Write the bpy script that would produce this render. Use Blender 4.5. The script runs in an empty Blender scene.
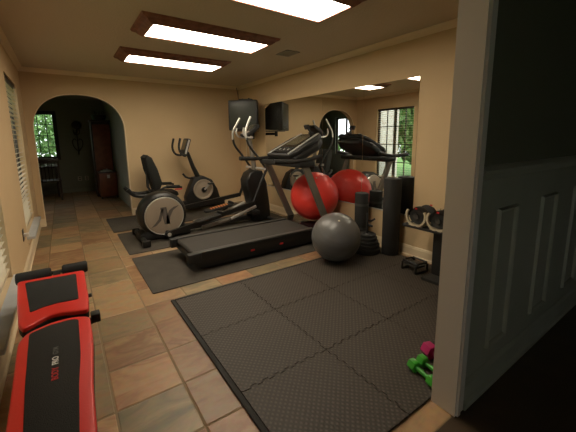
import bpy, bmesh, math, random
from mathutils import Vector, Matrix, Euler
random.seed(7)
PI = math.pi
COL = bpy.context.scene.collection
XL, XR, YB, ZC = -.42, 3.17, 6.33, 2.44

# ------------------------------------------------------------------ materials
def mat(name, col, rough=.6, metal=0., bump=None, var=None, coat=0., spec=.5, sheen=0.):
    """bump=(scale,strength); var=(scale,colour2,amount)"""
    m = bpy.data.materials.new(name); m.use_nodes = True
    nt = m.node_tree; b = nt.nodes['Principled BSDF']
    b.inputs['Base Color'].default_value = (*col, 1)
    b.inputs['Roughness'].default_value = rough
    b.inputs['Metallic'].default_value = metal
    b.inputs['Specular IOR Level'].default_value = spec
    b.inputs['Coat Weight'].default_value = coat
    tc = nt.nodes.new('ShaderNodeTexCoord')
    if var:
        n = nt.nodes.new('ShaderNodeTexNoise'); n.inputs['Scale'].default_value = var[0]; n.inputs['Detail'].default_value = 4
        r = nt.nodes.new('ShaderNodeMix'); r.data_type = 'RGBA'
        r.inputs['A'].default_value = (*col, 1); r.inputs['B'].default_value = (*var[1], 1)
        mr = nt.nodes.new('ShaderNodeMapRange'); mr.inputs['From Min'].default_value = .4; mr.inputs['From Max'].default_value = .65
        mr.inputs['To Max'].default_value = var[2]
        nt.links.new(tc.outputs['Object'], n.inputs['Vector']); nt.links.new(n.outputs['Fac'], mr.inputs['Value'])
        nt.links.new(mr.outputs['Result'], r.inputs['Factor']); nt.links.new(r.outputs['Result'], b.inputs['Base Color'])
    if bump:
        n = nt.nodes.new('ShaderNodeTexNoise'); n.inputs['Scale'].default_value = bump[0]; n.inputs['Detail'].default_value = 3
        bp = nt.nodes.new('ShaderNodeBump'); bp.inputs['Strength'].default_value = bump[1]; bp.inputs['Distance'].default_value = .01
        nt.links.new(tc.outputs['Object'], n.inputs['Vector']); nt.links.new(n.outputs['Fac'], bp.inputs['Height'])
        nt.links.new(bp.outputs['Normal'], b.inputs['Normal'])
    return m

def emis(name, col, s):
    m = bpy.data.materials.new(name); m.use_nodes = True
    b = m.node_tree.nodes['Principled BSDF']
    b.inputs['Base Color'].default_value = (.8, .8, .8, 1)
    b.inputs['Emission Color'].default_value = (*col, 1); b.inputs['Emission Strength'].default_value = s
    return m

M = {}
M['wall'] = mat('tan_paint', (.62, .445, .25), .75, bump=(60, .12), var=(2, (.59, .42, .235), .6))
M['ceil'] = mat('ceiling_texture', (.55, .46, .33), .9, bump=(45, .6))
M['trim'] = mat('cream_trim', (.78, .63, .42), .45, var=(3, (.72, .58, .38), .5))
M['white'] = mat('white_gloss_paint', (.8, .78, .72), .4)
M['jamb'] = mat('greige_jamb_paint', (.68, .62, .53), .45)
M['wains'] = mat('sage_panelling_paint', (.34, .33, .24), .5, var=(5, (.31, .30, .22), .6))
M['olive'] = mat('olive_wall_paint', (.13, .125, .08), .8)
M['hall'] = mat('grey_green_paint', (.28, .28, .21), .8)
M['darkfloor'] = mat('dark_hardwood', (.06, .04, .025), .35, var=(6, (.09, .055, .03), .8))
M['wood'] = mat('walnut_stain', (.26, .105, .06), .45, var=(14, (.17, .065, .035), .9))
M['cabwood'] = mat('cherry_wood', (.22, .065, .025), .45, var=(9, (.15, .04, .015), .9))
M['darkwood'] = mat('dark_wood', (.03, .017, .01), .4, var=(9, (.05, .025, .015), .8))
M['diff'] = emis('diffuser_glow', (1., .88, .69), 12)
M['black'] = mat('satin_black_plastic', (.009, .0085, .0075), .42, bump=(200, .1))
M['blackm'] = mat('matt_black_plastic', (.012, .011, .010), .55)
M['gloss'] = mat('gloss_black', (.008, .008, .009), .15)
M['char'] = mat('charcoal_plastic', (.045, .042, .037), .5)
M['belt'] = mat('belt_rubber', (.04, .034, .028), .75, bump=(300, .3))
M['upr'] = mat('pewter_metal', (.20, .175, .14), .42, .2)
M['silver'] = mat('silver_metal', (.62, .6, .56), .28, .55)
M['silverp'] = mat('silver_plastic', (.55, .53, .48), .35, .4)
M['chrome'] = mat('chrome', (.75, .75, .75), .1, 1.)
M['disc'] = mat('champagne_plastic', (.38, .31, .235), .38, .25)
M['ndark'] = mat('dark_grey_print', (.12, .10, .085), .5)
M['lcd'] = mat('lcd_glass', (.05, .05, .035), .2, var=(40, (.13, .1, .06), .9))
M['red'] = mat('red_vinyl', (.72, .026, .018), .42, bump=(150, .08))
M['redball'] = mat('red_rubber', (.80, .05, .035), .36, var=(2, (.65, .022, .014), .6))
M['greyball'] = mat('grey_rubber', (.118, .113, .107), .34)
M['cushion'] = mat('black_fabric', (.012, .012, .010), .85, bump=(350, .5))
M['foam'] = mat('black_foam', (.016, .015, .013), .8, bump=(180, .3))
M['sprint'] = mat('red_print', (.5, .02, .02), .6)
M['wprint'] = mat('white_print', (.75, .75, .72), .6)
M['gprint'] = mat('grey_print', (.10, .10, .095), .6)
M['orange'] = mat('orange_print', (.6, .2, .06), .5)
M['green'] = mat('green_vinyl', (.045, .33, .03), .3)
M['mag'] = mat('magenta_vinyl', (.42, .015, .12), .3)
M['purple'] = mat('deep_purple_vinyl', (.06, .02, .08), .4)
M['iron'] = mat('black_cast_iron', (.018, .017, .015), .5, bump=(120, .25))
M['cream'] = mat('cream_plastic', (.5, .42, .29), .4)
M['scr'] = mat('crt_glass', (.03, .033, .024), .38, spec=.3)
M['tv'] = mat('tv_plastic', (.018, .017, .015), .45)
M['blind'] = mat('cream_blind_slat', (.62, .5, .34), .5)
M['iron2'] = mat('wrought_metal', (.05, .035, .02), .5, .6)
M['plate'] = mat('ivory_plate', (.6, .52, .4), .4)
M['mullion'] = mat('dark_bronze_frame', (.05, .035, .022), .5)
M['cloth'] = mat('white_cloth', (.6, .58, .52), .9, bump=(60, .4))
M['stone'] = mat('sill_stone', (.55, .56, .56), .3, var=(8, (.42, .45, .47), .8))
M['slot'] = mat('vent_dark', (.02, .018, .015), .8)
M['ventm'] = mat('vent_enamel', (.3, .27, .21), .5)
M['paper'] = mat('paper', (.7, .68, .62), .8)
M['grass'] = mat('lawn', (.10, .21, .045), .9, var=(5, (.15, .28, .06), .8))
M['leaf'] = mat('leaves', (.09, .20, .05), .6, var=(4, (.2, .34, .11), .9))
M['bark'] = mat('bark', (.1, .07, .05), .9, bump=(20, .6))
M['rubmat'] = mat('rubber_mat', (.05, .04, .03), .8, bump=(220, .4), var=(4, (.07, .06, .045), .8))

def mirror_mat():
    m = bpy.data.materials.new('mirror_silver'); m.use_nodes = True
    b = m.node_tree.nodes['Principled BSDF']
    b.inputs['Base Color'].default_value = (.86, .87, .84, 1); b.inputs['Metallic'].default_value = 1; b.inputs['Roughness'].default_value = .004
    return m
M['mirror'] = mirror_mat()

def glass_mat():
    m = bpy.data.materials.new('window_glass'); m.use_nodes = True
    nt = m.node_tree; nt.nodes.clear()
    o = nt.nodes.new('ShaderNodeOutputMaterial'); t = nt.nodes.new('ShaderNodeBsdfTransparent'); g = nt.nodes.new('ShaderNodeBsdfGlossy')
    g.inputs['Roughness'].default_value = .02
    mx = nt.nodes.new('ShaderNodeMixShader'); mx.inputs[0].default_value = .06
    t.inputs['Color'].default_value = (.93, .96, .94, 1)
    nt.links.new(t.outputs[0], mx.inputs[1]); nt.links.new(g.outputs[0], mx.inputs[2]); nt.links.new(mx.outputs[0], o.inputs['Surface'])
    return m
M['glass'] = glass_mat()

def tile_mat():
    m = bpy.data.materials.new('slate_tile'); m.use_nodes = True
    nt = m.node_tree; b = nt.nodes['Principled BSDF']; N = nt.nodes.new; L = nt.links.new
    at = N('ShaderNodeAttribute'); at.attribute_name = 'tile_tone'
    tc = N('ShaderNodeTexCoord')
    sep = N('ShaderNodeSeparateColor'); L(at.outputs['Color'], sep.inputs['Color'])
    # offset of the stone figure per tile
    mul = N('ShaderNodeVectorMath'); mul.operation = 'MULTIPLY_ADD'; mul.inputs[1].default_value = (9, 9, 9)
    L(at.outputs['Color'], mul.inputs[0]); L(tc.outputs['Object'], mul.inputs[2])
    mp = N('ShaderNodeMapping'); mp.inputs['Scale'].default_value = (2.4, 5.2, 1); mp.inputs['Rotation'].default_value = (0, 0, .5)
    L(mul.outputs[0], mp.inputs['Vector'])
    n = N('ShaderNodeTexNoise'); n.inputs['Scale'].default_value = 1.3; n.inputs['Detail'].default_value = 5; n.inputs['Distortion'].default_value = 1.0
    L(mp.outputs[0], n.inputs['Vector'])
    add = N('ShaderNodeMath'); add.operation = 'MULTIPLY_ADD'; add.inputs[1].default_value = .75
    sub = N('ShaderNodeMath'); sub.operation = 'SUBTRACT'; sub.inputs[1].default_value = .17
    L(sep.outputs['Red'], sub.inputs[0]); 
    sc = N('ShaderNodeMath'); sc.operation = 'MULTIPLY'; sc.inputs[1].default_value = .62
    L(sub.outputs[0], sc.inputs[0]); L(n.outputs['Fac'], add.inputs[0]); L(sc.outputs[0], add.inputs[2])
    r = N('ShaderNodeValToRGB'); e = r.color_ramp.elements
    e[0].position = .10; e[0].color = (.115, .10, .062, 1)
    e[1].position = .95; e[1].color = (.44, .26, .125, 1)
    for p, c in ((.28, (.20, .15, .082)), (.42, (.31, .215, .115)), (.55, (.33, .185, .09)), (.66, (.25, .125, .062)), (.8, (.38, .235, .12))):
        x = e.new(p); x.color = (*c, 1)
    L(add.outputs[0], r.inputs['Fac'])
    n2 = N('ShaderNodeTexNoise'); n2.inputs['Scale'].default_value = 26; n2.inputs['Detail'].default_value = 4; L(tc.outputs['Object'], n2.inputs['Vector'])
    mx = N('ShaderNodeMix'); mx.data_type = 'RGBA'; mx.blend_type = 'MULTIPLY'; mx.inputs['Factor'].default_value = .35
    L(r.outputs['Color'], mx.inputs['A']); L(n2.outputs['Color'], mx.inputs['B'])
    sp = N('ShaderNodeMapRange'); sp.inputs['To Min'].default_value = 1.0; sp.inputs['To Max'].default_value = 1.5
    L(sep.outputs['Green'], sp.inputs['Value'])
    vm = N('ShaderNodeVectorMath'); vm.operation = 'SCALE'; L(mx.outputs['Result'], vm.inputs[0]); L(sp.outputs[0], vm.inputs['Scale'])
    L(vm.outputs[0], b.inputs['Base Color'])
    bp = N('ShaderNodeBump'); bp.inputs['Strength'].default_value = .25; bp.inputs['Distance'].default_value = .008
    L(n.outputs['Fac'], bp.inputs['Height']); L(bp.outputs[0], b.inputs['Normal'])
    b.inputs['Roughness'].default_value = .42
    return m
M['tile'] = tile_mat()
M['grout'] = mat('sand_grout', (.25, .18, .105), .9, bump=(120, .3))

def puzzle_mat():
    m = bpy.data.materials.new('eva_foam_diamond'); m.use_nodes = True
    nt = m.node_tree; b = nt.nodes['Principled BSDF']; N = nt.nodes.new; L = nt.links.new
    tc = N('ShaderNodeTexCoord'); mp = N('ShaderNodeMapping'); mp.inputs['Rotation'].default_value = (0, 0, PI / 4)
    L(tc.outputs['Object'], mp.inputs['Vector'])
    hs = []
    for d in 'XY':
        w = N('ShaderNodeTexWave'); w.bands_direction = d; w.inputs['Scale'].default_value = 13
        L(mp.outputs[0], w.inputs['Vector']); hs.append(w)
    mn = N('ShaderNodeMath'); mn.operation = 'MULTIPLY'; L(hs[0].outputs['Fac'], mn.inputs[0]); L(hs[1].outputs['Fac'], mn.inputs[1])
    bp = N('ShaderNodeBump'); bp.inputs['Strength'].default_value = .5; bp.inputs['Distance'].default_value = .004
    L(mn.outputs[0], bp.inputs['Height']); L(bp.outputs[0], b.inputs['Normal'])
    r = N('ShaderNodeMix'); r.data_type = 'RGBA'; r.inputs['A'].default_value = (.036, .027, .019, 1); r.inputs['B'].default_value = (.095, .075, .057, 1)
    L(mn.outputs[0], r.inputs['Factor']); L(r.outputs['Result'], b.inputs['Base Color'])
    b.inputs['Roughness'].default_value = .62
    return m
M['puzzle'] = puzzle_mat()

def brick_mat():
    m = bpy.data.materials.new('pale_brick'); m.use_nodes = True
    nt = m.node_tree; b = nt.nodes['Principled BSDF']; N = nt.nodes.new; L = nt.links.new
    tc = N('ShaderNodeTexCoord'); mp = N('ShaderNodeMapping'); mp.inputs['Rotation'].default_value = (PI / 2, 0, PI / 2)
    cx = N('ShaderNodeSeparateXYZ'); cb = N('ShaderNodeCombineXYZ'); L(tc.outputs['Object'], cx.inputs[0]); ad = N('ShaderNodeMath'); L(cx.outputs['X'], ad.inputs[0]); L(cx.outputs['Y'], ad.inputs[1]); L(ad.outputs[0], cb.inputs['X']); L(cx.outputs['Z'], cb.inputs['Y'])
    k = N('ShaderNodeTexBrick'); k.inputs['Scale'].default_value = 4.5; k.inputs['Color1'].default_value = (.50, .40, .34, 1); k.inputs['Color2'].default_value = (.62, .55, .50, 1)
    k.inputs['Mortar'].default_value = (.7, .68, .64, 1); k.inputs['Mortar Size'].default_value = .03
    L(cb.outputs[0], k.inputs['Vector']); L(k.outputs['Color'], b.inputs['Base Color']); b.inputs['Roughness'].default_value = .9
    return m
M['brick'] = brick_mat()

# ------------------------------------------------------------------ mesh helpers
class MB:
    def __init__(s): s.bm = bmesh.new()
    def box(s, x0, x1, y0, y1, z0, z1, bev=0, mtx=None, seg=2):
        r = bmesh.ops.create_cube(s.bm, size=1)['verts']
        for v in r:
            v.co = Vector(((x0 + x1) / 2 + v.co.x * (x1 - x0), (y0 + y1) / 2 + v.co.y * (y1 - y0), (z0 + z1) / 2 + v.co.z * (z1 - z0)))
        if bev:
            es = list({e for v in r for e in v.link_edges})
            o = bmesh.ops.bevel(s.bm, geom=es, offset=bev, segments=seg, affect='EDGES', profile=.5)
            r = list({v for v in r if v.is_valid} | set(o['verts']))
        if mtx is not None: bmesh.ops.transform(s.bm, matrix=mtx, verts=r)
        return s
    def prism(s, pts, axis, a0, a1, bev=0, seg=2, mtx=None):
        """pts polygon in the two other axes (order x,y,z without axis), extruded a0..a1"""
        def mk(p, a):
            return {'x': (a, p[0], p[1]), 'y': (p[0], a, p[1]), 'z': (p[0], p[1], a)}[axis]
        va = [s.bm.verts.new(mk(p, a0)) for p in pts]; vb = [s.bm.verts.new(mk(p, a1)) for p in pts]
        fs = [s.bm.faces.new(va), s.bm.faces.new(vb[::-1])]
        n = len(pts)
        for i in range(n): fs.append(s.bm.faces.new((va[i], vb[i], vb[(i + 1) % n], va[(i + 1) % n])))
        bmesh.ops.recalc_face_normals(s.bm, faces=fs)
        vs = va + vb
        if bev:
            es = list({e for f in fs[:2] for e in f.edges})
            o = bmesh.ops.bevel(s.bm, geom=es, offset=bev, segments=seg, affect='EDGES', profile=.5)
            vs = list({v for v in vs if v.is_valid} | set(o['verts']))
        if mtx is not None: bmesh.ops.transform(s.bm, matrix=mtx, verts=vs)
        return s
    def tube(s, pts, r, n=10, sq=None, smooth_path=0):
        """tube along a path, r number or list; sq=(w,h) gives a rectangular section"""
        P = [Vector(p) for p in pts]
        for _ in range(smooth_path):
            Q = [P[0]]
            for a, b in zip(P, P[1:]): Q += [a * .75 + b * .25, a * .25 + b * .75]
            Q.append(P[-1]); P = Q
        R = r if isinstance(r, (list, tuple)) else [r] * len(P)
        if len(R) != len(P): R = [R[0] + (R[-1] - R[0]) * i / (len(P) - 1) for i in range(len(P))]
        rings = []; up = None
        for i, p in enumerate(P):
            t = (P[min(i + 1, len(P) - 1)] - P[max(i - 1, 0)]).normalized()
            if up is None:
                ref = Vector((0, 1, 0)) if abs(t.y) < .9 else Vector((0, 0, 1))
            else: ref = up
            u = (ref - t * ref.dot(t)).normalized(); v = t.cross(u); up = u
            if sq: ring = [p + u * a * sq[0] / 2 + v * b * sq[1] / 2 for a, b in ((1, 1), (-1, 1), (-1, -1), (1, -1))]
            else: ring = [p + (u * math.cos(2 * PI * k / n) + v * math.sin(2 * PI * k / n)) * R[i] for k in range(n)]
            rings.append([s.bm.verts.new(q) for q in ring])
        m = len(rings[0]); fs = []
        for a, b in zip(rings, rings[1:]):
            for k in range(m): fs.append(s.bm.faces.new((a[k], a[(k + 1) % m], b[(k + 1) % m], b[k])))
        fs.append(s.bm.faces.new(rings[0][::-1])); fs.append(s.bm.faces.new(rings[-1]))
        bmesh.ops.recalc_face_normals(s.bm, faces=fs)
        return s
    def lathe(s, prof, c=(0, 0, 0), axis='z', n=32):
        """prof [(r, h)] revolved about axis through c"""
        c = Vector(c); rings = []
        def mk(r, h, a):
            x, y = r * math.cos(a), r * math.sin(a)
            return c + Vector({'z': (x, y, h), 'y': (x, h, y), 'x': (h, x, y)}[axis])
        for r, h in prof:
            if r < 1e-6: rings.append([s.bm.verts.new(mk(0, h, 0))])
            else: rings.append([s.bm.verts.new(mk(r, h, 2 * PI * k / n)) for k in range(n)])
        fs = []
        for a, b in zip(rings, rings[1:]):
            for k in range(n):
                k2 = (k + 1) % n
                if len(a) == 1 and len(b) == 1: continue
                if len(a) == 1: fs.append(s.bm.faces.new((a[0], b[k], b[k2])))
                elif len(b) == 1: fs.append(s.bm.faces.new((a[k], b[0], a[k2])))
                else: fs.append(s.bm.faces.new((a[k], b[k], b[k2], a[k2])))
        if len(rings[0]) > 1: fs.append(s.bm.faces.new(rings[0]))
        if len(rings[-1]) > 1: fs.append(s.bm.faces.new(rings[-1][::-1]))
        bmesh.ops.recalc_face_normals(s.bm, faces=fs)
        return s
    def cyl(s, r, h0, h1, c=(0, 0, 0), axis='z', n=28, b=0):
        if b: pr = [(0, h0), (r - b, h0), (r - b * .3, h0 + b * .3), (r, h0 + b), (r, h1 - b), (r - b * .3, h1 - b * .3), (r - b, h1), (0, h1)]
        else: pr = [(0, h0), (r, h0), (r, h1), (0, h1)]
        return s.lathe(pr, c, axis, n)
    def build(s, name, m, parent=None, smooth=True, loc=None):
        me = bpy.data.meshes.new(name); s.bm.normal_update()
        if smooth:
            for f in s.bm.faces: f.smooth = True
            for e in s.bm.edges:
                if len(e.link_faces) == 2 and e.calc_face_angle(0) > .6: e.smooth = False
        s.bm.to_mesh(me); s.bm.free()
        o = bpy.data.objects.new(name, me); COL.objects.link(o)
        me.materials.append(m)
        if parent is not None: o.parent = parent
        if loc is not None: o.location = loc
        return o

def thing(name, label, cat, loc=(0, 0, 0), rz=0, group=None):
    o = bpy.data.objects.new(name, None); COL.objects.link(o)
    o.empty_display_size = .1; o.location = loc; o.rotation_euler = (0, 0, rz)
    return tag(o, label, cat, group)
def tag(o, label=None, cat=None, group=None, kind=None):
    if label: o['label'] = label
    if cat: o['category'] = cat
    if group: o['group'] = group
    if kind: o['kind'] = kind
    return o
def struct(name, mb, m, parent=None, smooth=False):
    o = mb.build(name, m, parent, smooth)
    if parent is None: o['kind'] = 'structure'
    return o
def dup(root, loc, rz=None, label=None):
    r = root.copy(); COL.objects.link(r); r.location = loc
    if rz is not None: r.rotation_euler = (0, 0, rz)
    if label: r['label'] = label
    for ch in list(root.children):
        c = ch.copy(); COL.objects.link(c); c.parent = r
        for g in list(ch.children):
            d = g.copy(); COL.objects.link(d); d.parent = c
    return r
def text(name, s, size, m, parent, mtx, ext=.0006, sx=1.):
    cu = bpy.data.curves.new(name, 'FONT'); cu.body = s; cu.size = size; cu.extrude = ext; cu.align_x = 'CENTER'; cu.align_y = 'CENTER'; cu.offset = size * .02
    t = bpy.data.objects.new(name + '_src', cu); COL.objects.link(t)
    bpy.context.view_layer.update()
    me = bpy.data.meshes.new_from_object(t.evaluated_get(bpy.context.evaluated_depsgraph_get()))
    bpy.data.objects.remove(t); bpy.data.curves.remove(cu)
    me.transform(mtx @ Matrix.Diagonal((sx, 1, 1, 1)))
    me.materials.clear(); me.materials.append(m); me.name = name
    o = bpy.data.objects.new(name, me); COL.objects.link(o); o.parent = parent
    return o
def rrect(x0, x1, y0, y1, r, n=5):
    P = []
    for cx, cy, a in ((x1 - r, y0 + r, -90), (x1 - r, y1 - r, 0), (x0 + r, y1 - r, 90), (x0 + r, y0 + r, 180)):
        for k in range(n + 1):
            t = math.radians(a + 90 * k / n); P.append((cx + r * math.cos(t), cy + r * math.sin(t)))
    return P
def T(x, y, z): return Matrix.Translation((x, y, z))
def Rm(a, ax): return Matrix.Rotation(a, 4, ax)

# ------------------------------------------------------------------ room shell
YN = .68        # camera-side face of the dividing wall
YF = .77
WT = .15
# windows in the left wall: (y0, y1)
WZ0, WZ1 = .30, 2.08
WINS = [(4.55, 5.62), (2.12, 3.20), (-2.3, -1.2)]  # last pair is an unseen window added to light the camera-side room
# floor: grout bed + tiles with their own tone
rows_fixed = {0: [.98, 1.32, 1.66, 2.0, 2.34, 2.68, 3.35, 3.69, 4.16, 4.84, 5.52, 6.2, 6.54, 7.22],
              1: [1.32, 1.66, 2.0, 2.69, 3.03, 3.71, 4.05, 4.73, 5.41, 5.75, 6.43, 7.11]}
bm = MB()
bm.box(XL, XR, YF - .1, YB + .0, -.05, -.002)
bm.box(-2.2, 1.1, YB, 10.3, -.05, -.002)
fl = struct('floor', bm, M['grout'])
tb = bmesh.new(); lay = tb.loops.layers.float_color.new('tile_tone')
def add_tile(x0, x1, y0, y1):
    g = .004
    if x0 < XL and y0 < YB: x0 = XL
    if x0 > 1.05 and y1 > YB: y1 = YB
    if x1 > XR: x1 = XR
    if x1 - x0 < .03 or y1 - y0 < .03: return
    c = (random.random(), random.random(), random.random(), 1)
    x0 += g; x1 -= g; y0 += g; y1 -= g; b = .005
    lo = [(x0, y0), (x1, y0), (x1, y1), (x0, y1)]; hi = [(x0 + b, y0 + b), (x1 - b, y0 + b), (x1 - b, y1 - b), (x0 + b, y1 - b)]
    A = [tb.verts.new((*p, -.0025)) for p in lo]; B = [tb.verts.new((*p, 0)) for p in hi]
    F = [tb.faces.new(B)] + [tb.faces.new((A[i], A[(i + 1) % 4], B[(i + 1) % 4], B[i])) for i in range(4)]
    for f in F:
        for l in f.loops: l[lay] = c
c0 = .09
for k in range(-7, 10):
    xa = c0 + .34 * k
    if k in rows_fixed: ys = list(rows_fixed[k])
    else:
        ys = [.98 + .34 * random.choice((0, 1))]
    while ys[-1] < 10.2: ys.append(ys[-1] + .34 * random.choice((1, 1, 2)))
    while ys[0] > .68: ys.insert(0, max(ys[0] - .34, .67))
    for a, b in zip(ys, ys[1:]):
        if xa + .34 <= XL - .0 and a < YB + WT: a = YB + WT
        if xa > 1.0 and b > YB: continue
        if b > a: add_tile(xa, xa + .34, a, min(b, 10.2))
me = bpy.data.meshes.new('floor_tiles'); tb.to_mesh(me); tb.free(); me.materials.append(M['tile'])
ft = bpy.data.objects.new('floor_tiles', me); COL.objects.link(ft); ft.parent = fl
# threshold of camera-side room
struct('floor_near', MB().box(XL - .0, 4.6, -3, YF - .1, -.05, -.001), M['darkfloor'])
struct('ceiling', MB().box(XL - .15, XR + .15, YF, YB, ZC, ZC + .1), M['ceil'])
struct('ceiling_far', MB().box(-2.2, 1.2, YB + WT, 10.4, ZC, ZC + .1), M['hall'])
struct('ceiling_near', MB().box(XL - .15, 4.75, -3.1, YF, ZC, ZC + .1), M['hall'])

# left wall with window openings
b = MB(); x0, x1 = XL - WT, XL
b.box(x0, x1, -3, 6.33, 0, WZ0); b.box(x0, x1, -3, 6.33, WZ1, ZC)
b.box(x0, x1, -3, WINS[2][0], WZ0, WZ1); b.box(x0, x1, WINS[2][1], WINS[1][0], WZ0, WZ1); b.box(x0, x1, WINS[1][1], WINS[0][0], WZ0, WZ1); b.box(x0, x1, WINS[0][1], 6.33, WZ0, WZ1)
struct('wall_left', b, M['wall'])
struct('wall_right', MB().box(XR, XR + WT, YF, YB + WT, 0, ZC), M['wall'])
# back wall with the arch
AX0, AX1, SP, AT = -.335, .94, 1.50, 2.095
cx, hw = (AX0 + AX1) / 2, (AX1 - AX0) / 2
arch = []
for k in range(25):
    t = PI * k / 24; c_, s_ = math.cos(t), math.sin(t); e_ = 2 / 2.35
    arch.append((cx - hw * math.copysign(abs(c_) ** e_, c_), SP + (AT - SP) * abs(s_) ** e_))
poly = [(XL, 0), (AX0, 0)] + arch + [(AX1, 0), (XR, 0), (XR, ZC), (XL, ZC)]
struct('wall_back', MB().prism(poly, 'y', YB, YB + WT), M['wall'])
# dividing wall beside the camera: jamb end, panelled face, header
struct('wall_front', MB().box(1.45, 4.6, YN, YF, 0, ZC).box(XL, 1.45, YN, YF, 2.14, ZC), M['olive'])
struct('trim_1', MB().box(1.44, 1.452, YN - .018, YF + .015, 0, 2.15), M['jamb'])                       # jamb lining
struct('trim_2', MB().box(1.45, 1.515, YN - .02, YN, 0, 2.2).box(1.452, 1.475, YN - .028, YN - .02, 0, 2.2).box(1.45, 1.52, YF, YF + .018, 0, 2.2), M['jamb'])
struct('trim_3', MB().box(1.50, 4.6, YN - .006, YN, 0, 1.17), M['wains'])                                # wainscot field
b = MB(); b.prism([(YN, 1.15), (YN - .012, 1.155), (YN - .03, 1.185), (YN - .03, 1.2), (YN - .012, 1.215), (YN, 1.22)], 'x', 1.515, 4.6)
struct('trim_4', b, M['wains'])
b = MB(); b.prism([(YN, 0), (YN - .03, 0), (YN - .03, .03), (YN - .018, .045), (YN - .018, .12), (YN - .008, .145), (YN, .15)], 'x', 1.515, 4.6)
struct('baseboard_front', b, M['wains'])
n = 5
for (xa, xb) in ((1.73, 1.96), (2.31, 2.57), (2.92, 3.18), (3.52, 3.78)):
    b = MB()
    za, zb, w, d = .24, 1.0, .026, .016
    prof = lambda o: [(o, YN - .006), (o + w * .3, YN - .006 - d), (o + w * .7, YN - .006 - d * .6), (o + w, YN - .006)]
    # mitred frame
    outer = [(xa, za), (xb, za), (xb, zb), (xa, zb)]
    rings = []
    for k, dep in ((0, 0), (.3, d), (.7, d * .6), (1, 0)):
        q = w * k
        rings.append([b.bm.verts.new((x, YN - .006 - dep, z)) for x, z in ((xa + q, za + q), (xb - q, za + q), (xb - q, zb - q), (xa + q, zb - q))])
    for r1, r2 in zip(rings, rings[1:]):
        for i in range(4): b.bm.faces.new((r1[i], r1[(i + 1) % 4], r2[(i + 1) % 4], r2[i]))
    bmesh.ops.recalc_face_normals(b.bm, faces=b.bm.faces[:])
    struct('trim_%d' % n, b, M['wains']); n += 1
# camera-side room enclosure
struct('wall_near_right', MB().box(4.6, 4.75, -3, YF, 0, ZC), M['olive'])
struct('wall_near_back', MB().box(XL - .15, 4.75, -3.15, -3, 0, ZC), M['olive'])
# baseboards and crown of the gym
def base_prof(): return [(0, 0), (.022, 0), (.022, .02), (.014, .03), (.014, .10), (.006, .125), (0, .13)]
b = MB(); b.prism([(XR - p, z) for p, z in base_prof()], 'y', YF, YB); struct('baseboard_right', b, M['trim'])
b = MB(); b.prism([(XL + p, z) for p, z in base_prof()], 'y', -3, YB); struct('baseboard_left', b, M['trim'])
b = MB(); b.prism([(YB - p, z) for p, z in base_prof()], 'x', AX1, XR); b.prism([(YB - p, z) for p, z in base_prof()], 'x', XL, AX0)
struct('baseboard_back', b, M['trim'])
def crown(s, fixed, axis, a0, a1):
    return MB().prism([(fixed, ZC), (fixed + s * .055, ZC), (fixed + s * .05, ZC - .012), (fixed + s * .02, ZC - .035), (fixed + s * .008, ZC - .055), (fixed, ZC - .06)], axis, a0, a1)
struct('trim_20', crown(-1, XR, 'y', YF, YB), M['trim'])
struct('trim_21', crown(1, XL, 'y', YF, YB), M['trim'])
struct('trim_22', crown(-1, YB, 'x', XL, XR), M['trim'])
struct('trim_23', MB().tube([(AX1 - .002, YB - .001, 0), (AX1 - .002, YB - .001, SP)] + [(x - (.002 if x > cx else -.002), YB - .001, z - .002) for x, z in arch[::-1]] + [(AX0 + .002, YB - .001, 0)], .008, 6), M['trim'])

# far room
struct('wall_far_right', MB().box(1.02, 1.17, YB + WT, 10.3, 0, ZC), M['hall'])
struct('wall_far_left', MB().box(-2.2, -2.05, YB, 7.9, 0, ZC).box(-2.2, -2.05, 8.9, 10.3, 0, ZC).box(-2.2, -2.05, 7.9, 8.9, 0, .8).box(-2.2, -2.05, 7.9, 8.9, 2.1, ZC), M['hall'])
struct('window_4', MB().box(-2.16, -2.10, 7.9, 7.95, .8, 2.1).box(-2.16, -2.10, 8.85, 8.9, .8, 2.1).box(-2.16, -2.10, 7.9, 8.9, .8, .85).box(-2.16, -2.10, 7.9, 8.9, 2.05, 2.1).box(-2.15, -2.11, 8.37, 8.43, .8, 2.1), M['mullion'])
FW = (-.62, -.10, .93, 2.05)
b = MB(); Y = 10.2
b.box(-2.2, FW[0], Y, Y + .12, 0, ZC); b.box(FW[1], 1.17, Y, Y + .12, 0, ZC); b.box(FW[0], FW[1], Y, Y + .12, 0, FW[2]); b.box(FW[0], FW[1], Y, Y + .12, FW[3], ZC)
struct('wall_far_back', b, M['hall'])
struct('wall_far_front', MB().box(-2.2, XL - .15, YB + .1, YB + WT, 0, ZC), M['hall'])
struct('wall_outside', MB().box(-2.3, XL - .15, YB, YB + .1, -.2, ZC + .5).box(-2.3, -2.2, YB + .1, 7.4, -.2, ZC + .5), M['brick'])
struct('baseboard_far', MB().prism([(Y, 0), (Y - .02, 0), (Y - .02, .11), (Y - .01, .13), (Y, .13)], 'x', -2.05, 1.02), M['hall'])

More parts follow.
